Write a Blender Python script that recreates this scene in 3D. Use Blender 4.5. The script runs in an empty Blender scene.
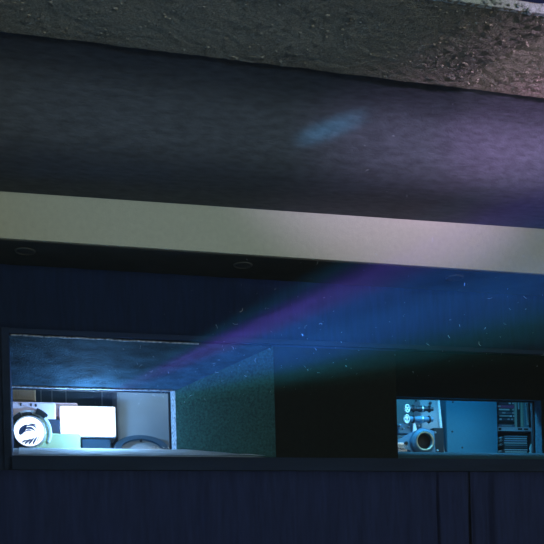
import bpy, bmesh, math, random
from mathutils import Vector, Matrix, noise
random.seed(7)
S = bpy.context.scene
COL = S.collection

# ------------------------------------------------------------------ camera
YAW, ROLL, FPX, PPX, PPY = math.radians(14.8), math.radians(1.5), 900.0, 272.0, 572.0
EYE = Vector((0, -6.2, 1.2))
FWD = Vector((math.sin(YAW), math.cos(YAW), 0))
RG = Vector((math.cos(YAW), -math.sin(YAW), 0))
RR = RG * math.cos(ROLL) - Vector((0, 0, 1)) * math.sin(ROLL)
UU = RG * math.sin(ROLL) + Vector((0, 0, 1)) * math.cos(ROLL)
cd = bpy.data.cameras.new('camera'); cam = bpy.data.objects.new('camera', cd); COL.objects.link(cam)
cam.matrix_world = Matrix(((RR.x, UU.x, -FWD.x, EYE.x), (RR.y, UU.y, -FWD.y, EYE.y), (RR.z, UU.z, -FWD.z, EYE.z), (0, 0, 0, 1)))
cd.sensor_width = 36; cd.lens = FPX / 544 * 36
cd.shift_y = (PPY - 272) / 544; cd.shift_x = 0
cd.clip_start = .05
S.camera = cam

def at(px, py, Y):
    """the world point on the plane at depth Y behind the wall face that the photo shows at a pixel"""
    d = FWD + RR * ((px - PPX) / FPX) - UU * ((py - PPY) / FPX)
    return EYE + d * ((Y - EYE.y) / d.y)

# ------------------------------------------------------------------ world, light, exposure
w = bpy.data.worlds.new('world'); S.world = w; w.use_nodes = True
bg = w.node_tree.nodes['Background']; bg.inputs[0].default_value = (.9, .8, .68, 1); bg.inputs[1].default_value = .016
S.view_settings.view_transform = 'Standard'; S.view_settings.look = 'None'
S.view_settings.exposure = 0; S.view_settings.gamma = 1; S.view_settings.use_curve_mapping = False

def light(kind, name, loc, target, power, color, **kw):
    d = bpy.data.lights.new(name, kind); o = bpy.data.objects.new(name, d); COL.objects.link(o)
    o.location = loc
    o.rotation_euler = (Vector(target) - Vector(loc)).to_track_quat('-Z', 'Y').to_euler()
    d.energy = power; d.color = color
    for k, v in kw.items(): setattr(d, k, v)
    return o

# the lit cinema screen at the far end of the hall
light('AREA', 'screen_light', (5.5, -16, 2.6), (3, 0, 3.2), 720, (.93, 1, .80), shape='RECTANGLE', size=9, size_y=4)
# unseen spots added to throw the coloured patches onto the plaster ceiling
light('SPOT', 'ceiling_wash_light', (6.3, -8.2, 3.3), (2.85, -1.25, 4.15), 3600, (.68, .52, 1), spot_size=math.radians(17), spot_blend=1, shadow_soft_size=.05)
light('SPOT', 'blue_wash_light', (1.2, -8.2, 3.2), (1.0, -1.1, 3.95), 400, (.22, .5, 1), spot_size=math.radians(27), spot_blend=1, shadow_soft_size=.1)
light('SPOT', 'ceiling_spill_light', (3.05, -2.7, .9), (3.02, -1.62, 3.95), 48, (.85, .78, 1), spot_size=math.radians(21), spot_blend=.22, shadow_soft_size=.01)
light('SPOT', 'violet_wash_light', (6.3, -8.2, 3.0), (3.0, -1.2, 4.03), 2200, (.80, .38, 1), spot_size=math.radians(8.5), spot_blend=1, shadow_soft_size=.02)
sk = light('SPOT', 'blue_streak_light', (3.2, -7.5, 1.6), (1.76, -1.05, 3.86), 3600, (.15, .6, 1), spot_size=math.radians(2.3), spot_blend=1, shadow_soft_size=.05)
sk.rotation_euler.rotate_axis('Z', math.radians(28)); sk.scale = (1.9, .32, 1)
# lamps inside the projection booth, plus an added fill above the right port
light('AREA', 'booth_light', (3.4, .95, 3.2), (3.5, 2.0, 2.2), 8.5, (.035, .52, .90), shape='RECTANGLE', size=1.6, size_y=.3)
light('AREA', 'port_fill_light', (3.5, .80, 2.72), (3.5, .90, 2.3), 11, (.14, .60, .95), shape='RECTANGLE', size=1.4, size_y=.05)  # added to brighten the sill and the fronts of the booth objects
light('AREA', 'booth_work_light', (.9, .80, 3.1), (.9, 1.6, 2.2), 7, (.62, .82, 1.0), shape='RECTANGLE', size=1.2, size_y=.2)
# the projector's beam and the glow around its lens
LENS = Vector((.08, .78, 2.36))
BEAM_A, BEAM_B = (.34, 1.1), (-.05, .11)
beam = light('SPOT', 'projector_beam', LENS, LENS + Vector((.6, -1, .02)), 47000, (1, 1, 1), spot_size=math.radians(64), spot_blend=.1, shadow_soft_size=.004)
light('POINT', 'lens_glow', (.45, .60, 2.35), (0, 0, 0), 34, (.22, .50, .90), shadow_soft_size=.05)

beam.data.use_nodes = True
nt = beam.data.node_tree; N = nt.nodes; LK = nt.links
em = [n for n in N if n.type == 'EMISSION'][0]
def nd(t, **kw):
    n = N.new(t)
    for k, v in kw.items(): setattr(n, k, v)
    return n
def mth(op, a, b=None, c=None):
    n = nd('ShaderNodeMath', operation=op)
    for i, v in enumerate((a, b, c)):
        if v is None: continue
        if isinstance(v, (int, float)): n.inputs[i].default_value = v
        else: LK.new(v, n.inputs[i])
    return n.outputs[0]
geo = nd('ShaderNodeNewGeometry'); sep = nd('ShaderNodeSeparateXYZ'); LK.new(geo.outputs['Incoming'], sep.inputs[0])
negy = mth('MAXIMUM', mth('ABSOLUTE', sep.outputs[1]), .001)
# sign-safe: direction leaves the booth, so its world y is negative
sgn = mth('SIGN', mth('MULTIPLY', sep.outputs[1], -1))
A = mth('DIVIDE', mth('MULTIPLY', sep.outputs[0], sgn), negy)
B = mth('DIVIDE', mth('MULTIPLY', sep.outputs[2], sgn), negy)
def band(v, lo, hi, soft):
    return mth('MULTIPLY', mth('SMOOTH_MIN', mth('MAXIMUM', mth('DIVIDE', mth('SUBTRACT', v, lo), soft), 0), 1, .1),
               mth('SMOOTH_MIN', mth('MAXIMUM', mth('DIVIDE', mth('SUBTRACT', hi, v), soft), 0), 1, .1))
mask = mth('MULTIPLY', band(A, *BEAM_A, .2), band(B, *BEAM_B, .03))
# the picture being thrown: coloured sectors fanning out from the lens
sl = mth('DIVIDE', mth('ADD', B, .164), mth('MAXIMUM', A, .05))
ramp = nd('ShaderNodeValToRGB'); LK.new(sl, ramp.inputs[0])
cr = ramp.color_ramp
cr.elements[0].position = .13; cr.elements[0].color = (0, 0, 0, 1)
cr.elements[1].position = .62; cr.elements[1].color = (0, 0, 0, 1)
for p, c in ((.17, (.003, .04, .035, 1)), (.22, (.008, .10, .14, 1)), (.28, (.018, .115, .42, 1)), (.36, (.02, .13, .50, 1)), (.41, (.03, .15, .62, 1)), (.455, (.11, .12, .64, 1)), (.495, (.18, .12, .84, 1)),
             (.535, (.06, .10, .46, 1)), (.56, (.01, .16, .32, 1)), (.59, (.005, .06, .12, 1))):
    e = cr.elements.new(p); e.color = c
comb = nd('ShaderNodeCombineXYZ'); LK.new(mth('MULTIPLY', A, 9), comb.inputs[0]); LK.new(mth('MULTIPLY', B, 42), comb.inputs[1])
nz = nd('ShaderNodeTexNoise'); nz.inputs['Scale'].default_value = 1; nz.inputs['Detail'].default_value = 2; LK.new(comb.outputs[0], nz.inputs['Vector'])
st = mth('MULTIPLY', mask, mth('MAXIMUM', mth('MULTIPLY_ADD', nz.outputs[0], 3.2, -.75), .12))
LK.new(ramp.outputs[0], em.inputs['Color']); LK.new(st, em.inputs['Strength'])

# ------------------------------------------------------------------ materials
def mat(name, col, rough=.7, metal=0, bump=0, bscale=60, var=0, vscale=8, emit=None, estr=0, lumps=0, lscale=40, stretch=None, coat=0, spec=.25):
    m = bpy.data.materials.new(name); m.use_nodes = True
    t = m.node_tree; n = t.nodes; l = t.links; p = n['Principled BSDF']
    p.inputs['Base Color'].default_value = (*col, 1); p.inputs['Roughness'].default_value = rough; p.inputs['Metallic'].default_value = metal
    if coat: p.inputs['Coat Weight'].default_value = coat
    p.inputs['Specular IOR Level'].default_value = spec
    tc = n.new('ShaderNodeTexCoord'); src = tc.outputs['Object']
    if stretch:
        mp = n.new('ShaderNodeMapping'); mp.inputs['Scale'].default_value = stretch; l.new(src, mp.inputs[0]); src = mp.outputs[0]
    if var:
        a = n.new('ShaderNodeTexNoise'); a.inputs['Scale'].default_value = vscale; a.inputs['Detail'].default_value = 5; l.new(src, a.inputs['Vector'])
        r = n.new('ShaderNodeMapRange'); r.inputs['From Min'].default_value = .3; r.inputs['From Max'].default_value = .7
        r.inputs['To Min'].default_value = 1 - var; r.inputs['To Max'].default_value = 1 + var; l.new(a.outputs[0], r.inputs[0])
        x = n.new('ShaderNodeVectorMath'); x.operation = 'SCALE'; x.inputs[0].default_value = col; l.new(r.outputs[0], x.inputs['Scale'])
        l.new(x.outputs[0], p.inputs['Base Color'])
    h = None
    if bump:
        b = n.new('ShaderNodeTexNoise'); b.inputs['Scale'].default_value = bscale; b.inputs['Detail'].default_value = 6; b.inputs['Roughness'].default_value = .7
        l.new(src, b.inputs['Vector'])
        bp = n.new('ShaderNodeBump'); bp.inputs['Strength'].default_value = bump; bp.inputs['Distance'].default_value = .01
        l.new(b.outputs[0], bp.inputs['Height']); h = bp
        l.new(bp.outputs[0], p.inputs['Normal'])
    if lumps:
        v = n.new('ShaderNodeTexVoronoi'); v.inputs['Scale'].default_value = lscale; l.new(src, v.inputs['Vector'])
        mr = n.new('ShaderNodeMapRange'); mr.inputs['From Min'].default_value = .35; mr.inputs['From Max'].default_value = 0; l.new(v.outputs[0], mr.inputs[0])
        b2 = n.new('ShaderNodeBump'); b2.inputs['Strength'].default_value = lumps; b2.inputs['Distance'].default_value = .02
        l.new(mr.outputs[0], b2.inputs['Height'])
        if h: l.new(h.outputs[0], b2.inputs['Normal'])
        l.new(b2.outputs[0], p.inputs['Normal'])
    if emit:
        p.inputs['Emission Color'].default_value = (*emit, 1); p.inputs['Emission Strength'].default_value = estr
    return m

M = dict(
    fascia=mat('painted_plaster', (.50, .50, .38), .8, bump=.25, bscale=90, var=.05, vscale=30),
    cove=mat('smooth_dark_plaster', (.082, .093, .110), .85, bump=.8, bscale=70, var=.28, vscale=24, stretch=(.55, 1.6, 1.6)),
    rough=mat('coarse_plaster', (.43, .37, .27), .9, bump=.75, bscale=120, var=.35, vscale=110, lumps=.45, lscale=55, spec=.05),
    crumb=mat('broken_plaster', (.60, .64, .62), .9, bump=1, bscale=150, var=.3, vscale=60),
    navy_ceiling=mat('navy_ceiling_paint', (.02, .045, .13), .9),
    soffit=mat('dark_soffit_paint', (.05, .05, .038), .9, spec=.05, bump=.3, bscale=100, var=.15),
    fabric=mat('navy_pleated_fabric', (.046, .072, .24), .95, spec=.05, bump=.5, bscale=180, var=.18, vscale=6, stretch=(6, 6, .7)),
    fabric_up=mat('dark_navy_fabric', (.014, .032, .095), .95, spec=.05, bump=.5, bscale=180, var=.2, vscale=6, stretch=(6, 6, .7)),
    board=mat('black_painted_board', (.007, .010, .009), .9, spec=.05, bump=.3, bscale=60, var=.3, vscale=25),
    stipple=mat('stippled_dark_plaster', (.026, .062, .095), .85, spec=.1, bump=1, bscale=55, var=.55, vscale=14, lumps=.5, lscale=70, stretch=(.6, 1, 1.6)),
    frame=mat('dark_navy_wood_trim', (.013, .026, .065), .7, spec=.05, bump=.2, bscale=30, var=.2, stretch=(.3, 2, 2)),
    sill=mat('worn_grey_sill', (.42, .47, .52), .8, bump=.7, bscale=25, var=.3, vscale=9, stretch=(.4, 3, 3)),
    sill_blue=mat('blue_lit_sill', (.06, .19, .27), .8, spec=.1, bump=.6, bscale=30, var=.3, vscale=12, stretch=(.4, 3, 3)),  # blue booth light on sill and reveal is put into this colour
    splay=mat('teal_lit_stippled_plaster', (.028, .095, .085), .85, spec=.15, bump=1, bscale=55, var=.5, vscale=60, lumps=.6, lscale=70),  # teal of the projector light is put into the plaster colour
    lilac=mat('lilac_white_enamel', (.85, .62, .68), .4, bump=.05),
    reel_rim=mat('dark_blue_reel', (.035, .07, .10), .7, spec=.1),
    pale=mat('pale_casting', (.34, .37, .43), .5, bump=.1),
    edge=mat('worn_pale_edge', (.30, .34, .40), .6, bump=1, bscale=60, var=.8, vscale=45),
    paper=mat('pale_paper', (.85, .88, .9), .8, bump=.2, var=.1),
    winframe=mat('port_frame_metal', (.012, .016, .022), .6),
    booth=mat('booth_wall_paint', (.30, .36, .42), .8, bump=.2, var=.1, vscale=3),
    booth_dark=mat('booth_dark_paint', (.035, .07, .10), .8, var=.2, vscale=3),
    panel=mat('pale_steel_panel', (.22, .245, .26), .5, bump=.15, bscale=50, var=.07, vscale=7),
    bluepanel=mat('blue_lit_panel', (.035, .20, .30), .6, bump=.15, bscale=300, var=.06, vscale=40),  # blue of the booth light is worked into the panel colour
    white=mat('white_enamel', (.78, .78, .82), .35, bump=.05),
    body=mat('grey_hammered_metal', (.35, .37, .42), .4, metal=.3, bump=.2, bscale=120),
    steel=mat('brushed_steel', (.62, .64, .68), .28, metal=.9, bump=.1),
    darksteel=mat('blackened_steel', (.05, .055, .07), .35, metal=.6),
    midsteel=mat('blue_grey_casting', (.09, .24, .38), .4, metal=.2, bump=.1, bscale=60),
    black=mat('matte_black', (.010, .011, .013), .5),
    green=mat('green_enamel', (.40, .40, .20), .4, bump=.05),
    tan=mat('tan_louvred_metal', (.75, .60, .42), .6),
    brass=mat('worn_brass', (.70, .60, .40), .3, metal=.9),
    glow_lens=mat('lit_lens_glass', (.9, .9, .95), .1, emit=(.92, .95, 1), estr=1.9),
    glow_box=mat('lit_lamp_window', (.9, .9, .95), .3, emit=(.95, .98, 1), estr=3.2),
    vane=mat('lens_vane_metal', (.03, .06, .14), .4, metal=.2),
    shelf=mat('pale_shelf', (.55, .52, .62), .5),
    dl=mat('downlight_glass', (.05, .05, .04), .6),
    dlrim=mat('downlight_rim', (.10, .10, .08), .5),
    dust=mat('dust_fluff', (.75, .8, .9), .9),
)
gm = bpy.data.materials.new('port_glass'); gm.use_nodes = True; t = gm.node_tree; t.nodes.remove(t.nodes['Principled BSDF'])
tr = t.nodes.new('ShaderNodeBsdfTransparent'); tr.inputs[0].default_value = (.93, .97, 1, 1); gl = t.nodes.new('ShaderNodeBsdfGlossy'); gl.inputs['Roughness'].default_value = .02
mx = t.nodes.new('ShaderNodeMixShader'); mx.inputs[0].default_value = .012
t.links.new(tr.outputs[0], mx.inputs[1]); t.links.new(gl.outputs[0], mx.inputs[2]); t.links.new(mx.outputs[0], t.nodes['Material Output'].inputs[0])
M['glass'] = gm

# ------------------------------------------------------------------ helpers
def link(name, bm, m, parent=None, smooth=False, recalc=True):
    if recalc: bmesh.ops.recalc_face_normals(bm, faces=bm.faces)
    me = bpy.data.meshes.new(name); bm.to_mesh(me); bm.free()
    for mm in (m if isinstance(m, (list, tuple)) else [m]): me.materials.append(M[mm] if isinstance(mm, str) else mm)
    o = bpy.data.objects.new(name, me); COL.objects.link(o)
    if parent:
        o.parent = parent; o.matrix_parent_inverse = Matrix.Translation(-Vector(parent.location)) if False else Matrix()
        # part meshes are written in world coordinates; shift them into the thing's frame
        me.transform(Matrix.Translation(-root_loc(parent)))
    if smooth:
        for p in me.polygons: p.use_smooth = True
    return o
def root_loc(p):
    v = Vector((0, 0, 0))
    while p: v += p.location; p = p.parent
    return v
def tag(o, label=None, cat=None, group=None, kind=None):
    for k, v in (('label', label), ('category', cat), ('group', group), ('kind', kind)):
        if v: o[k] = v
    return o
def thing(name, label, cat, loc, group=None):
    o = bpy.data.objects.new(name, None); COL.objects.link(o); o.location = loc; o.empty_display_size = .1
    return tag(o, label, cat, group)
def struct(name, bm, m, smooth=False):
    return tag(link(name, bm, m, smooth=smooth), kind='structure')
def box(bm, a, b, bev=0, mi=0):
    r = bmesh.ops.create_cube(bm, size=1)
    vs = r['verts']; lo = Vector([min(a[i], b[i]) for i in range(3)]); hi = Vector([max(a[i], b[i]) for i in range(3)])
    for v in vs: v.co = Vector([lo[i] + (v.co[i] + .5) * (hi[i] - lo[i]) for i in range(3)])
    fs = list({f for v in vs for f in v.link_faces})
    if bev:
        g = bmesh.ops.bevel(bm, geom=list({e for v in vs for e in v.link_edges}), offset=bev, segments=2, affect='EDGES', profile=.5)
        fs = g['faces']
    for f in fs: f.material_index = mi
def B(*a, **k):
    bm = bmesh.new(); box(bm, *a, **k); return bm
def quad(bm, *pts):
    return bm.faces.new([bm.verts.new(p) for p in pts])
def lathe(bm, prof, c, axis='Y', seg=40, a0=0, a1=2 * math.pi):
    """prof: (radius, offset along the axis); spun about an axis through c"""
    full = abs(a1 - a0 - 2 * math.pi) < 1e-6
    n = seg if full else seg + 1
    rings = []
    for i in range(n):
        t = a0 + (a1 - a0) * i / seg
        row = []
        for r, h in prof:
            if axis == 'Y': v = (c[0] + r * math.cos(t), c[1] + h, c[2] + r * math.sin(t))
            elif axis == 'X': v = (c[0] + h, c[1] + r * math.cos(t), c[2] + r * math.sin(t))
            else: v = (c[0] + r * math.cos(t), c[1] + r * math.sin(t), c[2] + h)
            row.append(bm.verts.new(v))
        rings.append(row)
    for i in range(seg):
        p, q = rings[i], rings[(i + 1) % n]
        for k in range(len(prof) - 1):
            bm.faces.new((p[k], q[k], q[k + 1], p[k + 1]))
    bmesh.ops.remove_doubles(bm, verts=bm.verts, dist=1e-6)
def LT(prof, c, **k):
    bm = bmesh.new(); lathe(bm, prof, c, **k); return bm
def prism(bm, pts, y0, y1):
    """polygon of (x, z) points pushed from y0 to y1"""
    f = [bm.verts.new((x, y0, z)) for x, z in pts]; g = [bm.verts.new((x, y1, z)) for x, z in pts]
    bm.faces.new(f); bm.faces.new(list(reversed(g)))
    for i in range(len(pts)):
        j = (i + 1) % len(pts); bm.faces.new((f[i], f[j], g[j], g[i]))
def PR(pts, y0, y1):
    bm = bmesh.new(); prism(bm, pts, y0, y1); return bm
def tube(bm, pts, r, seg=8):
    rows = []
    for i, p in enumerate(pts):
        p = Vector(p); d = (Vector(pts[min(i + 1, len(pts) - 1)]) - Vector(pts[max(i - 1, 0)])).normalized()
        u = d.orthogonal().normalized() if i == 0 else (rows_u - d * rows_u.dot(d)).normalized()
        rows_u = u; v = d.cross(u)
        rows.append([bm.verts.new(p + (u * math.cos(a) + v * math.sin(a)) * r) for a in [2 * math.pi * k / seg for k in range(seg)]])
    for a, b in zip(rows, rows[1:]):
        for k in range(seg): bm.faces.new((a[k], a[(k + 1) % seg], b[(k + 1) % seg], b[k]))
    bm.faces.new(rows[0]); bm.faces.new(list(reversed(rows[-1])))

# ------------------------------------------------------------------ the auditorium shell
X0, X1 = -3.2, 7.5
FL = 0.0
struct('floor', B((X0, -8.5, -.1), (X1, 3.6, FL)), mat('dark_carpet', (.02, .02, .03), .95, bump=.5))
# ceiling: coarse plaster panel
ROUGH_Z = 3.95
bm = bmesh.new()
nx, ny = 420, 66
xa, xb, ya, yb = -1.0, 4.6, -2.22, -1.5
vs = []
for j in range(ny + 1):
    for i in range(nx + 1):
        x = xa + (xb - xa) * i / nx; y = ya + (yb - ya) * j / ny
        h = noise.noise(Vector((x * 5, y * 5, 1))) * .004 + noise.noise(Vector((x * 28, y * 28, 3))) * .0035
        c = noise.noise(Vector((x * 60, y * 60, 9)))
        big = noise.noise(Vector((x * 22, y * 22, 5)))
        if c > .28 and big > .05: h -= (c - .28) * .014
        yy = y
        if j == 0: yy += noise.noise(Vector((x * 30, 0, 2))) * .01
        if j == ny: yy += noise.noise(Vector((x * 9, 4, 2))) * .006
        vs.append(bm.verts.new((x, yy, ROUGH_Z - .0 + h)))
for j in range(ny):
    for i in range(nx):
        k = j * (nx + 1) + i
        bm.faces.new((vs[k], vs[k + nx + 1], vs[k + nx + 2], vs[k + 1]))
box(bm, (xa, ya + .03, ROUGH_Z + .012), (xb, yb - .015, ROUGH_Z + .07))
struct('ceiling_rough_panel', bm, 'rough', smooth=True)
# loose nibs of plaster stuck to it and along its broken edge
bm = bmesh.new()
for k in range(420):
    x = random.uniform(xa, xb - .8); z = ROUGH_Z + .002 + random.random() * .045; y = ya + random.uniform(-.016, .006)
    r = random.choice((.004, .006, .008, .012)) * random.uniform(.7, 1.3)
    m4 = Matrix.Translation((x, y, z)) @ Matrix.Rotation(random.random() * 3, 4, 'X') @ Matrix.Diagonal((r * random.uniform(.8, 2), r, r * random.uniform(.6, 1.2), 1))
    bmesh.ops.create_icosphere(bm, subdivisions=1, radius=1, matrix=m4)
n = 500
for j in range(4):
    pass
rows = []
for i in range(n + 1):
    x = xa + (xb - xa) * i / n
    row = []
    for (dy, dz) in ((.02, 0), (-.002, .001), (-.006, .014), (-.004, .030), (-.002, .046), (.03, .052)):
        nn = noise.noise(Vector((x * 34, dz * 60, 1))) * .008
        row.append(bm.verts.new((x, ya + dy + nn, ROUGH_Z + dz + noise.noise(Vector((x * 45, dz * 9, 8))) * .004 - .001)))
    rows.append(row)
for a, b in zip(rows, rows[1:]):
    for k in range(5): bm.faces.new((a[k], b[k], b[k + 1], a[k + 1]))
struct('ceiling_broken_edge', bm, 'crumb', smooth=False)
# a few pale grains of plaster on the underside
bm = bmesh.new()
for k in range(520):
    x = random.uniform(xa + .8, 3.4); y = random.uniform(ya + .02, yb - .02)
    if noise.noise(Vector((x * 4, y * 6, 2))) < -.15: continue
    r = .0030 * random.uniform(.6, 2.2)
    bmesh.ops.create_icosphere(bm, subdivisions=1, radius=1, matrix=Matrix.Translation((x, y, ROUGH_Z - .001)) @ Matrix.Diagonal((r * random.uniform(1, 2.2), r * 1.2, r, 1)))
struct('ceiling_plaster_grains', bm, 'rough')
struct('ceiling', B((X0, -8.5, 4.5), (X1, -1.4, 4.6)), 'navy_ceiling')
# the cove between the coarse panel and the bulkhead
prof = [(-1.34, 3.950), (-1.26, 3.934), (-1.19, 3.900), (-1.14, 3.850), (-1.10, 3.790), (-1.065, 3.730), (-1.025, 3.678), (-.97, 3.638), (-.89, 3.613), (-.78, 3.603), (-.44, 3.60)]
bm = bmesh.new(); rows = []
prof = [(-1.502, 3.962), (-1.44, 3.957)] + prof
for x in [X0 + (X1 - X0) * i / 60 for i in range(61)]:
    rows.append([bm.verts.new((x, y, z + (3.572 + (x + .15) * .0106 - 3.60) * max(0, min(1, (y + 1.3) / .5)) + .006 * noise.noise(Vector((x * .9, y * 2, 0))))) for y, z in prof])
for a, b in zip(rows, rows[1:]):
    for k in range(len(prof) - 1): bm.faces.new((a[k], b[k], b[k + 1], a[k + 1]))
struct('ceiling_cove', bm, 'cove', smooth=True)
# bulkhead: pale front board over a dark underside
FT = lambda x: 3.572 + (x + .15) * .0106     # the board widens a little towards the right
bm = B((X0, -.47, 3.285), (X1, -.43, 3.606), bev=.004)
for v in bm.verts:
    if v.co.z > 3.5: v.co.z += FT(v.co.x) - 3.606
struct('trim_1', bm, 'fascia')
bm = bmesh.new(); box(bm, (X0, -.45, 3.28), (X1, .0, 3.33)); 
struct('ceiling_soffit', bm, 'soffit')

# back wall of the hall with the two tapered ports
ZT, ZB = 2.81, 2.00
PA = dict(f=(-.12, 1.69), m=(-.125, 1.056), b=(-.145, 1.040))
PB = dict(f=(2.625, 4.55), m=(2.72, 4.138), b=(2.74, 4.165))
PZ = dict(f=(ZB + .012, ZT), m=(2.135, 2.578), b=(2.15, 2.600))
YM, YB = .50, .66
bm = bmesh.new()
box(bm, (X0, 0, 3.7), (X1, YB, ZT + .0))
box(bm, (X0, 0, FL), (X1, YB, ZB))
box(bm, (X0, 0, ZB), (PA['f'][0] - .0, YB, ZT))
box(bm, (PB['f'][1], 0, ZB), (X1, YB, ZT))
struct('wall_back', bm, 'frame')
# divider board between the ports, and right of the second
bm = bmesh.new()
box(bm, (PA['f'][1], -.004, ZB), (PB['f'][0], .03, ZT))
prism(bm, [(PA['f'][1] + .002, ZB), (PB['f'][0] - .002, ZB), (PB['f'][0] - .002, ZT), (PA['f'][1] + .002, ZT)], .025, .20)
struct('wall_divider', bm, 'board')
def port(P, mi, nm, reveal_m, splay_m, sill_m):
    # tapered faces Y=0 -> YM, then straight-ish reveal YM -> YB
    def faces(X_a, Z_a, y_a, X_b, Z_b, y_b):
        return {
            'soffit': [(X_a[0], y_a, Z_a[1]), (X_a[1], y_a, Z_a[1]), (X_b[1], y_b, Z_b[1]), (X_b[0], y_b, Z_b[1])],
            'sill': [(X_a[0], y_a, Z_a[0]), (X_a[1], y_a, Z_a[0]), (X_b[1], y_b, Z_b[0]), (X_b[0], y_b, Z_b[0])],
            'left': [(X_a[0], y_a, Z_a[0]), (X_a[0], y_a, Z_a[1]), (X_b[0], y_b, Z_b[1]), (X_b[0], y_b, Z_b[0])],
            'right': [(X_a[1], y_a, Z_a[0]), (X_a[1], y_a, Z_a[1]), (X_b[1], y_b, Z_b[1]), (X_b[1], y_b, Z_b[0])]}
    def slab(q, th, away):
        bm = bmesh.new(); q = [Vector(p) for p in q]
        off = Vector(away) * th
        a = [bm.verts.new(p) for p in q]; b = [bm.verts.new(p + off) for p in q]
        bm.faces.new(a); bm.faces.new(list(reversed(b)))
        for i in range(4): bm.faces.new((a[i], a[(i + 1) % 4], b[(i + 1) % 4], b[i]))
        return bm
    out = {'soffit': (0, 0, 1), 'sill': (0, 0, -1), 'left': (-1, 0, 0), 'right': (1, 0, 0)}
    F1 = faces(P['f'], PZ['f'], 0, P['m'], PZ['m'], YM); F2 = faces(P['m'], PZ['m'], YM, P['b'], PZ['b'], YB)
    for k in F1:
        mm = {'soffit': splay_m, 'sill': sill_m, 'left': splay_m, 'right': 'splay' if nm == 'left' else splay_m}[k]
        struct('wall_' + nm + '_port_' + k, slab(F1[k], .012, out[k]), mm)
        struct('wall_' + nm + '_port_reveal_' + k, slab(F2[k], .012, out[k]), sill_m if k == 'sill' else reveal_m)
port(PA, 0, 'left', 'edge', 'stipple', 'sill')
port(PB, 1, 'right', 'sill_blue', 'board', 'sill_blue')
# booth-side wall slab around the openings
bm = bmesh.new()
box(bm, (X0, YB - .02, PZ['b'][1]), (X1, YB + .05, 3.7)); box(bm, (X0, YB - .02, FL), (X1, YB + .05, PZ['b'][0]))
box(bm, (X0, YB - .02, PZ['b'][0]), (PA['b'][0], YB + .05, PZ['b'][1])); box(bm, (PA['b'][1], YB - .02, PZ['b'][0]), (PB['b'][0], YB + .05, PZ['b'][1]))
box(bm, (PB['b'][1], YB - .02, PZ['b'][0]), (X1, YB + .05, PZ['b'][1]))
struct('wall_booth_front', bm, 'booth_dark')
# windows: dark metal frame and glass pane in each port
for i, P in enumerate((PA, PB)):
    (xa_, xb_), (za_, zb_) = P['b'], PZ['b']; t_ = .014
    bm = bmesh.new(); y0, y1 = YB - .012, YB + .012
    box(bm, (xa_, y0, za_), (xa_ + t_, y1, zb_)); box(bm, (xb_ - t_, y0, za_), (xb_, y1, zb_))
    box(bm, (xa_ + t_, y0, zb_ - .010), (xb_ - t_, y1, zb_)); box(bm, (xa_ + t_, y0, za_), (xb_ - t_, y1, za_ + .006))
    wdw = struct('window_%d' % (i + 1), bm, 'winframe')
    link('pane', B((xa_ + t_, YB - .003, za_ + .006), (xb_ - t_, YB + .003, zb_ - .010)), 'glass', wdw)
# trim round the long recess
bm = bmesh.new(); box(bm, (-.172, -.03, 1.915), (-.122, .0, 2.86), bev=.003); struct('trim_2', bm, 'frame')
bm = bmesh.new(); box(bm, (-.122, -.03, ZT + .012), (X1, 0, ZT + .045), bev=.002); struct('trim_3', bm, 'frame')
bm = bmesh.new(); box(bm, (-.122, -.092, 1.912), (X1, 0, ZB), bev=.003); struct('trim_4', bm, 'frame')
# worn pale lips catching the light: over the left port opening, and along the ledge
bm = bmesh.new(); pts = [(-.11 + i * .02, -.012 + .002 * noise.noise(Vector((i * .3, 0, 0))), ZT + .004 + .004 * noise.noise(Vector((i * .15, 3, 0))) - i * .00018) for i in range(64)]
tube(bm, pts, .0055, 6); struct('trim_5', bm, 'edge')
bm = bmesh.new(); box(bm, (-.118, -.088, ZB), (X1, .01, ZB + .006), bev=.001); struct('trim_6', bm, 'frame')
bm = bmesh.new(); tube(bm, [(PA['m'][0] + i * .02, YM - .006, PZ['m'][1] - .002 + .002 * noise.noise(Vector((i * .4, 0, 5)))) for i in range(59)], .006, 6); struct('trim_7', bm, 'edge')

# side walls and the booth shell
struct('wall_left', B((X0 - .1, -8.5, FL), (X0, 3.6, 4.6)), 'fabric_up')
BX0, BX1, BYB, BZ = X0, X1, 3.1, 3.4
struct('wall_booth_back', B((BX0, BYB, FL), (BX1, BYB + .1, 3.7)), 'booth_dark')
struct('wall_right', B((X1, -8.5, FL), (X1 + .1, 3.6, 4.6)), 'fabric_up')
struct('ceiling_booth', B((X0, YB + .05, BZ), (X1, BYB, BZ + .08)), 'booth')
struct('floor_booth', B((X0, YB + .05, FL), (X1, BYB, 1.2)), 'booth_dark')

# ------------------------------------------------------------------ fabric on the wall
def curtain(name, x0, x1, z0, z1, y, m, amp, pitch, label, folds=(), seed=0):
    bm = bmesh.new(); n = int((x1 - x0) / .005); rows = []
    zs = [z1 + (z0 - z1) * k / 8 for k in range(9)]
    for i in range(n + 1):
        x = x0 + (x1 - x0) * i / n
        col = []
        for z in zs:
            ph = x / pitch * 2 * math.pi + .6 * noise.noise(Vector((x * 1.2, z * .4, seed)))
            d = amp * math.sin(ph) + amp * .9 * noise.noise(Vector((x * 6, z * .5, seed + 4)))
            for fx, fw, fa in folds: d -= fa * math.exp(-((x - fx - .012 * (z1 - z)) / fw) ** 2) * min(1, .45 + (z1 - z) * 2.4)
            col.append(bm.verts.new((x, y - d, z)))
        rows.append(col)
    for a, b in zip(rows, rows[1:]):
        for k in range(8): bm.faces.new((a[k], b[k], b[k + 1], a[k + 1]))
    bmesh.ops.solidify(bm, geom=bm.faces[:], thickness=.003)
    return tag(link(name, bm, m, smooth=True), label, 'curtain')
SPL = 3.168
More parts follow.
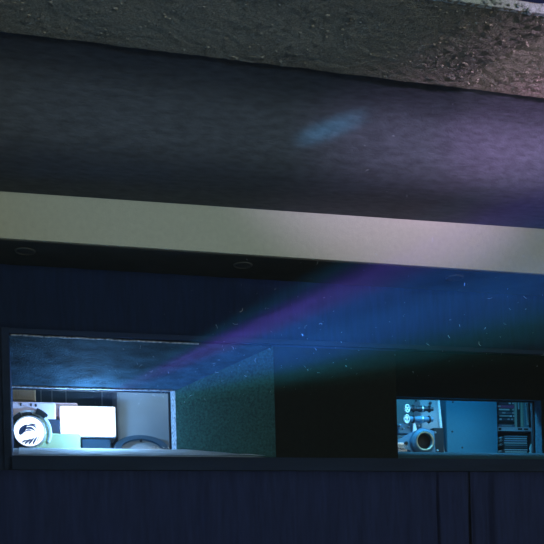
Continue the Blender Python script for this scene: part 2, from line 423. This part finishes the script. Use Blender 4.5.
curtain('fabric_curtain', -3.1, SPL - .004, 1.2, 1.910, -.072, 'fabric', .006, .19, 'navy pleated fabric hanging under the ledge, left of the dark vertical gap', folds=((2.905, .010, .055), (2.93, .03, .012), (2.62, .03, .005), (SPL - .012, .010, .02)), seed=1)
curtain('fabric_curtain', SPL + .004, X1 - .05, 1.2, 1.910, -.072, 'fabric', .006, .21, 'navy pleated fabric hanging under the ledge, right of the dark vertical gap', folds=((SPL + .012, .010, .02), (3.33, .025, .045), (3.30, .02, .010)), seed=5)
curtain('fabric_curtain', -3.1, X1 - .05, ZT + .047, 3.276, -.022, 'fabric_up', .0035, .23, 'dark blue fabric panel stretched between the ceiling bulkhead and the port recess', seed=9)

# ------------------------------------------------------------------ recessed downlights under the bulkhead
DL = (('round recessed downlight at the left end of the bulkhead underside, unlit', (-.004, -.284)),
      ('round recessed downlight above the purple edge of the light beam, unlit', (1.417, -.281)),
      ('round recessed downlight in the blue haze at the right of the bulkhead underside, unlit', (2.970, -.300)))
for lab, (x, y) in DL:
    t = thing('downlight', lab, 'downlight', (x, y, 3.28), 'recessed downlights under the bulkhead')
    link('rim', LT([(.052, .0), (.055, -.005), (.060, -.006), (.064, -.003), (.065, 0)], (x, y, 3.2795), axis='Z'), 'dlrim', t, smooth=True)
    link('lens', LT([(.0, -.002), (.03, -.003), (.052, -.001), (.053, 0.0)], (x, y, 3.2795), axis='Z'), 'dl', t, smooth=True)

# ------------------------------------------------------------------ loose paper on the left sill
bm = bmesh.new()
nx_, ny_ = 60, 10; g = []
for j in range(ny_ + 1):
    for i in range(nx_ + 1):
        u, v = i / nx_, j / ny_
        x = -.08 + 1.66 * u; yy = .03 + .40 * v
        xr = PA['f'][1] + (PA['m'][1] - PA['f'][1]) * yy / YM - .03
        x = -.08 + (xr + .08) * u
        z = PZ['f'][0] + (PZ['m'][0] - PZ['f'][0]) * yy / YM
        z += .006 + .010 * abs(noise.noise(Vector((x * 2.4, yy * 3, 2)))) + (.006 * noise.noise(Vector((x * 7, yy * 9, 4))) + .006 if j < 3 else .003)
        g.append(bm.verts.new((x, yy + .010 * noise.noise(Vector((x * 3, v, 6))), z)))
for j in range(ny_):
    for i in range(nx_):
        k = j * (nx_ + 1) + i; bm.faces.new((g[k], g[k + 1], g[k + nx_ + 2], g[k + nx_ + 1]))
bmesh.ops.solidify(bm, geom=bm.faces[:], thickness=.003)
tag(link('paper_sheet', bm, 'paper', smooth=True), 'pale wavy sheet of paper lying along the sill of the left projection port', 'paper')

# ------------------------------------------------------------------ booth, left port: projector
def P3(px, py, Y): return at(px, py, Y)
def span(x0, y0, x1, y1, Y):
    a = at(x0, y0, Y); b = at(x1, y1, Y); return (a.x, b.x, b.z, a.z)   # xmin, xmax, zmin, zmax
FZ = 1.2
pj = thing('projector', 'white and green cinema projector with a glowing round lens behind the left port', 'projector', (.15, 1.05, FZ))
lc = P3(29.5, 431.5, .84); lr = (P3(44.5, 431, .84) - P3(14.5, 431, .84)).length / 2
# upper white casting
a = span(2, 401.5, 60, 420, .92)
bm = bmesh.new(); box(bm, (a[0], .90, a[2] - .05), (a[1] - .03, 1.01, a[3]), bev=.012); body = link('body', bm, 'lilac', pj)
for px, py in ((21, 404.2), (31.3, 404.6), (36.2, 405.2)):
    p = P3(px, py, .895); link('vent_slot', B((p.x - .008, .893, p.z - .011), (p.x + .006, .902, p.z + .010), bev=.002), 'darksteel', body)
# lower green casting
a = span(44, 434, 80.5, 449, .93); bm = bmesh.new(); box(bm, (a[0] - .12, .885, FZ), (a[1], 1.0, a[3]), bev=.010); link('lower_body', bm, 'green', pj)
# dark gate housing
a = span(44, 419.5, 62, 434.5, .92); bm = bmesh.new(); box(bm, (a[0], .895, a[2]), (a[1] - .012, 1.00, a[3]), bev=.004)
gh = link('gate_housing', bm, 'darksteel', pj)
a = span(55, 423, 60, 427, .91); link('gate_knob', B((a[0], .90, a[2]), (a[1], .918, a[3]), bev=.002), 'body', gh)
# curved hood: black and pale bands rising to the left of the lens, then sweeping down its right
hood = bmesh.new(); lathe(hood, [(lr * 1.32, .03), (lr * 1.32, .12), (lr * 1.52, .12), (lr * 1.52, .02), (lr * 1.32, .03)], lc, a0=-.5, a1=2.5, seg=40)
link('lens_hood', hood, 'white', pj, smooth=True)
hb = bmesh.new(); lathe(hb, [(lr * 1.02, .05), (lr * 1.02, .13), (lr * 1.32, .13), (lr * 1.31, .045), (lr * 1.02, .05)], lc, a0=-.6, a1=2.9, seg=40)
link('hood_lining', hb, 'green', pj, smooth=True)
for k, (a0, a1, r0, r1) in enumerate(((.75, 1.25, 1.36, 1.72), (1.4, 1.95, 1.10, 1.34), (2.0, 2.5, 1.12, 1.45), (.95, 1.5, 1.08, 1.22))):
    b2 = bmesh.new(); lathe(b2, [(lr * r0, .0), (lr * r0, .05), (lr * r1, .05), (lr * r1, .0), (lr * r0, .0)], lc, a0=a0, a1=a1, seg=12)
    link('shutter_blade', b2, 'black', pj)
# lens
lb = link('lens_barrel', LT([(lr * 1.0, .14), (lr * 1.12, .12), (lr * 1.12, -.005), (lr * 1.08, -.012), (lr * 1.0, -.008), (lr * .99, .01)], lc), 'steel', pj, smooth=True)
link('lens_glass', LT([(0, -.016), (lr * .35, -.014), (lr * .7, -.008), (lr * .99, .004), (lr * .99, .010), (0, .010)], lc), 'glow_lens', lb, smooth=True)
def vane_bm(x0, z0, x1, z1, wd, bow):
    bm = bmesh.new(); A_, B_ = Vector((x0, 0, z0)), Vector((x1, 0, z1)); d = (B_ - A_); nrm = Vector((-d.z, 0, d.x)).normalized(); f, g = [], []
    for i in range(13):
        u = i / 12; c = A_ + d * u + nrm * bow * math.sin(math.pi * u); wv = wd * math.sin(math.pi * min(1, u * .85 + .15)) + .0006
        f.append((lc.x + lr * (c + nrm * wv).x, lc.z + lr * (c + nrm * wv).z)); g.append((lc.x + lr * (c - nrm * wv).x, lc.z + lr * (c - nrm * wv).z))
    prism(bm, f + list(reversed(g)), lc.y - .024, lc.y - .017); return bm
for v in ((-.66, -.24, -.14, .48, .19, .03), (-.38, .12, .46, -.06, .085, .19), (-.22, .34, .55, .04, .065, .22), (-.34, -.06, .26, -.06, .045, .13), (.0, .52, .62, .14, .03, .14),
          (-.52, -.80, -.14, -.58, .06, .02), (-.34, -.90, .12, -.50, .075, .02), (-.08, -.94, .34, -.42, .075, .03), (.20, -.92, .55, -.34, .065, .03), (.46, -.80, .72, -.25, .03, .03)):
    link('vane', vane_bm(*v), 'vane', lb)
# lamp housing beside it, its window burning white
lh = thing('lamp_housing', 'burning white rectangular lamp window to the right of the glowing lens', 'lamp housing', (.55, 1.1, FZ))
a = span(60.5, 406.3, 115.3, 435.8, 1.0)
bm = bmesh.new(); box(bm, (a[0] - .01, 1.02, a[2] - .01), (a[1] + .01, 1.35, a[3] + .012), bev=.01)
link('housing', bm, 'white', lh)
bm = bmesh.new(); box(bm, (a[0], .985, a[2]), (a[1], 1.03, a[3]), bev=.012); win = link('window', bm, 'glow_box', lh)
p = P3(88, 421, .98); link('latch', PR([(p.x - .014, p.z - .008), (p.x + .006, p.z), (p.x - .008, p.z + .014), (p.x - .004, p.z + .002)], .972, .984), 'darksteel', win)
p = P3(103, 424, .98); link('latch', B((p.x - .015, .974, p.z - .004), (p.x + .012, .984, p.z + .004), bev=.001), 'darksteel', win)
a2 = span(42, 402.5, 78, 418, 1.1); link('upper_casting', B((a2[0], 1.08, a2[2]), (a2[1], 1.36, a2[3]), bev=.012), 'lilac', lh)
link('pedestal', B((a[0] + .16, 1.08, FZ), (a[1] - .03, 1.30, a[2] - .01), bev=.01), 'booth_dark', lh)
# tan louvred box high at the left
a = span(9, 388, 36, 401, 1.5)
bx = thing('ventilation_box', 'tan louvred metal box above the glowing lens behind the left port', 'ventilation box', ((a[0] + a[1]) / 2, 1.6, a[2]))
link('case', B((a[0] - .02, 1.52, a[2]), (a[1], 1.75, a[3] + .1), bev=.004), 'tan', bx)
bm = bmesh.new()
for k in range(9):
    x = a[0] + .01 + k * (a[1] - a[0] - .02) / 8.4; box(bm, (x, 1.50, a[2] + .01), (x + .012, 1.525, a[3] + .08))
link('louvre', bm, 'tan', bx)
link('hanger', B((a[0] + .04, 1.60, a[3] + .1), (a[0] + .07, 1.63, BZ)), 'tan', bx)
# booth window with mullions behind it, as glazed partition
a = span(37, 386, 118, 449, 2.3)
bp = thing('glazed_partition', 'dark glazed partition with thin pale bars behind the lamp housing', 'partition', ((a[0] + a[1]) / 2, 2.3, FZ))
link('panel', B((a[0] - .5, 2.3, FZ), (a[1] + .1, 2.34, BZ - .01)), 'booth_dark', bp)
for px in (41, 52, 66, 102):
    x = P3(px, 395, 2.28).x; link('mullion', B((x - .006, 2.285, FZ), (x + .006, 2.3, BZ - .02)), 'panel', bp)
# pale cabinet panel at the right of the left port
a = span(117, 389, 174, 450, 1.25)
cb = thing('cabinet', 'plain pale grey cabinet filling the right of the left port', 'cabinet', ((a[0] + a[1]) / 2 + .1, 1.5, FZ))
link('body', B((a[0], 1.27, FZ), (a[1] + .25, 1.75, a[3] + .25), bev=.006), 'panel', cb)
link('door', B((a[0] + .012, 1.25, FZ + .1), (a[1] + .02, 1.272, a[3] + .22), bev=.003), 'panel', cb)
# film reel standing low in front of it
c = P3(141.5, 450, 1.12); R0 = (P3(169, 447, 1.1) - P3(114, 447, 1.1)).length / 2
rl = thing('film_reel', 'dark curved rim of a film reel showing above the left sill', 'film reel', (c.x, 1.12, c.z))
def tilt(bm, ct, k=math.radians(56)):
    for v in bm.verts:
        y, z = v.co.y - ct.y, v.co.z - ct.z
        v.co.y = ct.y + y * math.cos(k) + z * math.sin(k) * .35; v.co.z = ct.z - y * math.sin(k) + z * math.cos(k)
    return bm
rm = bmesh.new(); lathe(rm, [(R0 * .74, -.008), (R0 * .74, .008), (R0, .008), (R0, -.008), (R0 * .74, -.008)], c, seg=64)
link('rim', tilt(rm, c), 'reel_rim', rl)
rm = bmesh.new(); lathe(rm, [(0, 0), (R0 * .40, 0), (R0 * .40, .008), (0, .008)], c, seg=48)
link('plate', tilt(rm, c), 'panel', rl)
h = P3(141, 440.5, 1.09); link('hub', LT([(0, -.02), (.009, -.02), (.012, 0), (.012, .012), (0, .012)], h), 'black', rl, smooth=True)
link('stand', B((c.x - .03, 1.115, FZ), (c.x + .03, 1.14, c.z), bev=.004), 'darksteel', rl)

# ------------------------------------------------------------------ booth, right port: second projector
YP = 1.05
q = thing('projector', 'blue grey film projector with a wide black lens behind the right port', 'projector', (3.1, 1.3, FZ))
a = span(398, 392, 447, 458, 1.5)
link('back_plate', B((a[0] - .15, 1.62, FZ + .5), (a[1] - .10, 1.66, a[3] + .1), bev=.004), 'panel', q)
# pale side plate, leaning edge
z_top, z_bot = at(434, 399, 1.28).z + .02, at(446, 453, 1.28).z - .12
x1, x2 = at(436, 399, 1.28).x, at(441.5, 452, 1.28).x
bm = PR([(x1 - .16, z_top - .035), (x1 + .012, z_top), (x2 + .012, z_bot), (x2 - .16, z_bot)], 1.28, 1.43); bmesh.ops.bevel(bm, geom=bm.edges[:], offset=.004, segments=2, affect='EDGES')
sp = link('side_plate', bm, 'pale', q)
bm = PR([(x1 + .004, z_top), (x1 + .022, z_top), (x2 + .026, z_bot), (x2 + .006, z_bot)], 1.255, 1.285); link('edge_strip', bm, 'white', sp)
p = P3(430.5, 403, 1.27); link('screw', LT([(0, -.006), (.012, -.006), (.014, 0), (.014, .004)], p), 'darksteel', sp, smooth=True)
p = P3(416, 400.5, 1.6); link('bolt', LT([(0, -.006), (.007, -.006), (.009, .004)], p), 'darksteel', q, smooth=True)
bm = bmesh.new(); tube(bm, [P3(430, 396, 1.55), P3(424, 401, 1.55), P3(418, 407, 1.55)], .008); link('cable', bm, 'black', q, smooth=True)
# two shafts with knurled end knobs, lying towards the right
def shaft(px, py, r, x_end, mt, rings):
    kc = P3(px, py, YP)
    prof = [(r * .30, .0), (r * .62, .004), (r * .66, .03), (r * .60, .035), (r * .60, .10), (r * .75, .105), (r * .75, .16), (r * .55, .17), (r * .50, x_end)]
    s_ = link('shaft', LT(prof, kc, axis='X', seg=28), mt, q, smooth=True)
    # disc facing the hall
    d_ = P3(px, py, YP - .05)
    bm = bmesh.new(); lathe(bm, [(0, 0), (r * .28, -.003), (r * .30, .0), (r * .72, .0), (r * .78, -.006), (r * 1.0, -.004), (r * 1.04, .004), (r * 1.0, .018), (0, .018)], d_, seg=36)
    for v in bm.verts: v.co.x = d_.x + (v.co.x - d_.x) * .66
    k = link('knob', bm, 'white', s_, smooth=True)
    bm = bmesh.new()
    for j in range(rings):
        an = 2 * math.pi * j / rings; cx_, cz_ = d_.x + r * .33 * math.cos(an), d_.z + r * .52 * math.sin(an)
        lathe(bm, [(0, -.004), (r * .15, -.004), (r * .15, .003), (0, .003)], (cx_, d_.y, cz_), seg=12)
    link('recess', bm, 'darksteel', k)
    for j, off in enumerate((.05, .13, .2)):
        link('collar', LT([(r * .6, off), (r * .86, off + .002), (r * .86, off + .014), (r * .6, off + .016)], kc, axis='X', seg=28), ('darksteel', 'steel', 'darksteel')[j], s_, smooth=True)
shaft(407.3, 408.5, .037, .24, 'darksteel', 4)
shaft(407, 419, .040, .24, 'midsteel', 2)
# small fittings row
bm = bmesh.new(); a = span(398, 424, 414, 434, 1.12); box(bm, (a[0], 1.1, a[2]), (a[1], 1.2, a[3]), bev=.006); fb = link('gear_box', bm, 'midsteel', q)
for px, py, r in ((400, 425.5, .010), (403.5, 428.5, .008), (409, 427, .007), (419, 426, .012), (421.5, 429.5, .010)):
    p = P3(px, py, 1.08); link('screw_head', LT([(0, -.008), (r * .8, -.008), (r, -.002), (r, .04)], p, seg=16), 'steel', fb, smooth=True)
a = span(412.5, 423, 415.5, 432, 1.06); bm = PR([(a[0], a[2]), (a[1] + .012, a[2] + .01), (a[1] + .004, a[2] + .04), (a[1] - .004, a[3]), (a[0] + .004, a[3])], 1.05, 1.07); link('lever', bm, 'white', fb)
# lens mount: tapering arm coming in from the left, and the lens with ring
lc2 = P3(423.6, 441.6, 1.0); r2 = (P3(434.5, 441, 1.0) - P3(416.5, 441, 1.0)).length / 2
pA, pB, pC, pD, pE, pF = [P3(*v, 1.05) for v in ((398, 440), (411, 432.5), (423, 427.5), (434, 431), (436, 458), (398, 447))]
bm = PR([(p.x, p.z) for p in (pA, pB, pC, pD, pE, P3(416, 459, 1.05), P3(410, 450, 1.05), pF)], 1.05, 1.12)
mt_ = link('lens_mount', bm, 'midsteel', q)
p0, p1 = P3(398, 444.5, 1.04), P3(403.5, 443, 1.04); link('highlight_rib', B((p0.x, 1.035, p0.z - .004), (p1.x, 1.05, p1.z + .004), bev=.003), 'steel', mt_)
p = P3(406.2, 443.2, 1.045); link('bolt_hole', LT([(0, -.004), (.014, -.004), (.017, .0), (.017, .01)], p, seg=24), 'black', mt_, smooth=True)
lb2 = link('lens_barrel', LT([(r2 * 1.28, .05), (r2 * 1.30, .01), (r2 * 1.24, -.006), (r2 * 1.12, -.01), (r2 * 1.10, -.03), (r2 * 1.02, -.036), (r2 * .98, -.032), (r2 * .82, -.01), (r2 * .80, .06)], lc2, seg=56), 'midsteel', q, smooth=True)
link('lens_ring', LT([(r2 * .80, -.024), (r2 * .84, -.034), (r2 * .93, -.040), (r2 * .95, -.036), (r2 * .90, -.022)], lc2, seg=56), 'brass', lb2, smooth=True)
link('lens_glass', LT([(0, -.002), (r2 * .5, .004), (r2 * .83, .016)], lc2, seg=40), 'black', lb2, smooth=True)
# dark motor box right of the lens
a = span(432.5, 428, 443.5, 458, 1.14); bm = bmesh.new(); box(bm, (a[0], 1.12, a[2]), (a[1], 1.25, a[3]), bev=.006); mb = link('motor_box', bm, 'winframe', q)
for px, py in ((435.5, 432.5), (437.5, 450.5)):
    p = P3(px, py, 1.11); link('screw_head', LT([(0, -.004), (.008, -.004), (.010, .004), (.010, .02)], p, seg=16), 'steel', mb, smooth=True)
link('pedestal', B((2.95, 1.15, FZ), (3.2, 1.5, 2.12), bev=.01), 'midsteel', q)

# big blue-lit cabinet side panel
a = span(445.5, 392, 498.5, 456, 1.45)
cb = thing('equipment_cabinet', 'tall flat blue-lit metal cabinet between the film projector and the shelves', 'cabinet', ((a[0] + a[1]) / 2, 1.7, FZ))
link('body', B((a[0], 1.462, FZ), (a[1], 1.95, a[3] + .3), bev=.004), 'bluepanel', cb)
fp = link('front_panel', B((a[0] + .004, 1.45, FZ + .03), (a[1] - .004, 1.466, a[3] + .28), bev=.002), 'bluepanel', cb)
for px, py in ((452.5, 431.5), (462.5, 447.5), (453, 402)):
    p = P3(px, py, 1.448); link('screw', LT([(0, -.004), (.008, -.004), (.010, .0), (.010, .004)], p, seg=16), 'darksteel', fp, smooth=True)

# ------------------------------------------------------------------ shelves with cases and books
YS = 1.55
def sx(px, py=425): return at(px, py, YS).x
def sz(py, px=512): return at(px, py, YS).z
rk = thing('shelf_unit', 'metal shelf unit at the right end of the right port', 'shelf unit', (sx(514), 1.75, FZ))
xl, xr_ = sx(497.5), sx(531.5)
link('side_panel', B((xl - .012, YS, FZ), (xl, YS + .35, 3.0)), 'darksteel', rk)
link('side_panel', B((xr_, YS, FZ), (xr_ + .012, YS + .35, 3.0)), 'darksteel', rk)
link('back_panel', B((xl, YS + .34, FZ), (xr_, YS + .35, 3.0)), 'black', rk)
zsA, zsB = sz(431.2), sz(427.2)
sh = link('shelf', B((xl, YS - .005, zsA), (xr_, YS + .34, zsB), bev=.002), 'shelf', rk)
bm = bmesh.new(); box(bm, (sx(517.5), YS - .009, zsA + .012), (sx(521.5), YS - .004, zsB - .010)); box(bm, (sx(523.5), YS - .009, zsA + .012), (sx(527.5), YS - .004, zsB - .010)); link('slot', bm, 'black', sh)
link('bracket', B((sx(498.2), YS - .009, zsA + .008), (sx(500.8), YS - .004, zsB - .01)), 'black', sh)
zb0 = sz(455.5); link('shelf', B((xl, YS, zb0 - .03), (xr_, YS + .34, zb0), bev=.002), 'shelf', rk)
# flat cases on the upper shelf
cc = {}
def cm(c, r=.5):
    k = tuple(round(v, 2) for v in c)
    if k not in cc: cc[k] = mat('case_plastic', c, r)
    return cc[k]
upper = [((.10, .12, .16), 'dark', 'one small pale sticker'), ((.03, .04, .06), 'black', ''), ((.55, .12, .20), 'red and pink', ''), ((.10, .12, .16), 'dark', ''), ((.04, .05, .07), 'black', ''), ((.16, .18, .22), 'grey', ''), ((.03, .04, .06), 'black', ''), ((.05, .06, .08), 'black', ''), ((.12, .14, .18), 'dark grey', '')]
z = zsB + .001; top = sz(398.5); n_ = 9; th = (top - zsB) / n_
ordn = ['lowest', 'second from the bottom', 'third from the bottom', 'fourth from the bottom', 'middle', 'fourth from the top', 'third from the top', 'second from the top', 'topmost']
cols = [(.14, .15, .22), (.02, .025, .03), (.05, .06, .09), (.04, .05, .07), (.10, .11, .15), (.06, .08, .10), (.50, .10, .22), (.04, .05, .08), (.12, .10, .18)]
names = ['grey', 'black', 'dark blue', 'near-black', 'grey blue', 'dark', 'pinkish red', 'blackish', 'purplish']
stick = [[(502, 512, .2)], [], [(500, 502, .6), (508, 510, .35), (511.5, 513.5, .5)], [(500, 510, .3), (510, 512.5, .9), (513.5, 515, .9)], [(503, 506, .4), (513, 515, .6)], [(499.5, 510, .8), (513, 515, .4)], [(498.5, 501.5, .8)], [(509.5, 511.5, 1), (513, 515, 1)], [(506.5, 508.3, 1), (512.5, 514.5, .8)]]
for i in range(n_):
    x0, x1 = sx(499.3 + .5 * (i % 2)), sx(515.3 - .3 * (i % 3))
    t = thing('disc_case', 'flat %s case, %s in the stack on the upper shelf' % (names[i], ordn[i]), 'case', ((x0 + x1) / 2, YS + .1, z), 'flat cases stacked on the upper shelf')
    link('case', B((x0, YS + .012, z), (x1, YS + .19, z + th - .003), bev=.002), cm(cols[i]), t)
    link('spine', B((x0 + .003, YS + .006, z + .004), (x1 - .003, YS + .013, z + th - .008)), cm(tuple(c * 1.3 for c in cols[i])), t)
    for a0, a1, br in stick[i]:
        link('sticker', B((sx(a0), YS + .003, z + .25 * th), (sx(a1), YS + .007, z + .70 * th)), cm((.85 * br ** .5, .82 * br ** .5, .85 * br ** .5)), t)
    z += th
# standing books
vb = [(516.2, 517.8, 398, (.55, .55, .48), 'narrow cream book standing against the flat cases'), (518, 521.2, 400, (.03, .04, .05), 'black book standing between the cream book and the grey green one'),
      (521.5, 524.8, 399, (.26, .34, .30), 'grey green book standing second from the shelf end'), (525, 529.6, 398.5, (.12, .26, .34), 'blue book with a pale ragged spine strip at the shelf end')]
for i, (a0, a1, pt, c, lab) in enumerate(vb):
    x0, x1 = sx(a0), sx(a1); zt = sz(pt) + .03
    t = thing('book', lab, 'book', ((x0 + x1) / 2, YS + .1, zsB), 'books standing on the upper shelf')
    link('cover', B((x0, YS + .01, zsB + .001), (x1, YS + .17, zt), bev=.003), cm(c), t)
    w_ = x1 - x0
    link('pages', B((x0 + .003, YS + .03, zt - .006), (x1 - .003, YS + .165, zt + .002)), cm((.6, .6, .6)), t)
    if i == 1: link('label_patch', B((x0 + w_ * .25, YS + .006, sz(409)), (x1 - w_ * .3, YS + .012, sz(402))), cm((.45, .55, .62)), t)
    if i == 2: link('spine_strip', B((x0 + w_ * .1, YS + .006, sz(426)), (x0 + w_ * .5, YS + .012, sz(400))), cm((.48, .55, .45)), t)
    if i == 3:
        bm = bmesh.new()
        for k in range(9): box(bm, (x0 + w_ * (.35 + .10 * (k % 2) + .03 * k * .6), YS + .005, sz(403 + 2.4 * (k + 1))), (x0 + w_ * (.78 + .02 * k), YS + .012, sz(401 + 2.4 * k)))
        link('spine_strip', bm, cm((.66, .68, .72)), t)
# flat cases on the lower shelf
lowc = [(.62, .58, .50), (.70, .66, .68), (.52, .50, .54), (.05, .07, .09), (.14, .20, .26), (.38, .46, .50), (.30, .34, .46), (.42, .50, .56), (.22, .30, .38)]
lown = ['cream', 'white', 'pale grey', 'black', 'dark blue', 'grey blue', 'dull purple', 'light blue', 'mid blue']
zt = sz(432.8); th = (zt - zb0) / 10.2; z = zb0 + .001
for i in range(9):
    x0, x1 = sx(504.0 + (.6 if i % 3 == 1 else 0)), sx(527.6 - (.5 if i % 2 else 0))
    t = thing('disc_case', 'flat %s case, %s in the stack on the lower shelf' % (lown[i], ordn[i]), 'case', ((x0 + x1) / 2, YS + .1, z), 'flat cases stacked on the lower shelf')
    link('case', B((x0, YS + .012, z), (x1, YS + .22, z + th - .003), bev=.002), cm(tuple(c * .3 for c in lowc[i])), t)
    link('spine', B((x0 + .004, YS + .007, z + th * .45), (x1 - .004, YS + .013, z + th * .85)), cm(tuple(min(.9, c * 1.7) for c in lowc[i])), t)
    z += th
# small rolls beside them and a crumpled tag at the right
for i, (py, lab) in enumerate(((437.6, 'small pale roll at the left of the lower shelf, uppermost'), (440.4, 'small lilac roll at the left of the lower shelf, second from the top'), (444.6, 'small pale roll at the left of the lower shelf, second from the bottom'), (451, 'small pale roll at the left of the lower shelf, lowermost'))):
    p = at(501.2, py, YS + .01); hz = .010
    t = thing('tape_roll', lab, 'tape roll', (p.x, YS + .05, p.z - hz), 'small rolls on the lower shelf')
    link('roll', LT([(0, 0), (hz * .5, -.004), (hz, -.002), (hz, .06), (0, .06)], (p.x, p.y, p.z), seg=20), 'paper', t, smooth=True)
    link('core', LT([(0, -.006), (hz * .4, -.006), (hz * .45, .0)], (p.x, p.y, p.z), seg=16), 'darksteel', t, smooth=True)
bm = bmesh.new(); pts = [(at(*v, YS + .0).x, at(*v, YS).z) for v in ((528.4, 454), (531.0, 454.4), (531.0, 446), (530.6, 444), (529.4, 446.5), (528.8, 449), (529.6, 451.4), (528.2, 452.8))]
prism(bm, pts, YS - .012, YS - .004); tag(link('paper_tag', bm, 'paper'), 'crumpled white paper tag at the right edge of the lower shelf', 'paper tag')

# ------------------------------------------------------------------ haze in the hall, and dust in the beam
bm = B((-1.2, -8.0, .3), (5.6, -.055, 3.27))
hm = bpy.data.materials.new('thin_haze'); hm.use_nodes = True; t = hm.node_tree; t.nodes.remove(t.nodes['Principled BSDF'])
vsn = t.nodes.new('ShaderNodeVolumeScatter'); vsn.inputs['Density'].default_value = .011; vsn.inputs['Anisotropy'].default_value = .35
tc_ = t.nodes.new('ShaderNodeTexCoord'); sp_ = t.nodes.new('ShaderNodeSeparateXYZ'); t.links.new(tc_.outputs['Object'], sp_.inputs[0])
mr_ = t.nodes.new('ShaderNodeMapRange'); mr_.interpolation_type = 'SMOOTHSTEP'
for k_, v_ in (('From Min', -.40), ('From Max', -1.5), ('To Min', .0008), ('To Max', .012)): mr_.inputs[k_].default_value = v_
t.links.new(sp_.outputs[1], mr_.inputs[0])
nz_ = t.nodes.new('ShaderNodeTexNoise'); nz_.inputs['Scale'].default_value = 1.6; nz_.inputs['Detail'].default_value = 1; t.links.new(tc_.outputs['Object'], nz_.inputs['Vector'])
mm_ = t.nodes.new('ShaderNodeMath'); mm_.operation = 'MULTIPLY_ADD'; t.links.new(nz_.outputs[0], mm_.inputs[0]); mm_.inputs[1].default_value = 1.2; mm_.inputs[2].default_value = .4
m2_ = t.nodes.new('ShaderNodeMath'); m2_.operation = 'MULTIPLY'; t.links.new(mm_.outputs[0], m2_.inputs[0]); t.links.new(mr_.outputs[0], m2_.inputs[1]); t.links.new(m2_.outputs[0], vsn.inputs['Density'])
t.links.new(vsn.outputs[0], t.nodes['Material Output'].inputs['Volume'])
bm.free(); bm = B((-3.1, -8.3, .05), (7.4, -.15, 4.45))
hz_ = tag(link('haze', bm, hm), 'thin smoky haze hanging in the hall', 'haze', kind='stuff')

bm = bmesh.new()
random.seed(21)
for k in range(330):
    tt = random.uniform(.7, 4.2)
    a_ = random.uniform(.25, 1.0); b_ = random.uniform(-.05, .11)
    p = LENS + tt * Vector((a_, -1, b_))
    if random.random() < .25: p += Vector((random.uniform(-.3, .3), 0, random.uniform(-.1, .2)))
    if p.z > 3.22 and p.y > -.6: continue
    if p.y > -.1: continue
    s = random.choice((.0005, .0007, .0008, .0010)); ln = random.choice((0, 0, 0, 0, .008, .018)) * random.uniform(.5, 1.3)
    if ln == 0:
        bmesh.ops.create_icosphere(bm, subdivisions=1, radius=s * 1.3, matrix=Matrix.Translation(p))
    else:
        d = Vector((random.uniform(-1, 1), random.uniform(-.3, .3), random.uniform(-1, 1))).normalized(); c_ = d.cross(Vector((0, 1, 0))) * ln * random.uniform(-.35, .35)
        tube(bm, [p - d * ln / 2, p - d * ln / 5 + c_, p + d * ln / 5 + c_, p + d * ln / 2], s * .7, 4)
tag(link('dust', bm, 'dust'), 'pale specks and fibres of dust floating in the light beam', 'dust', kind='stuff')
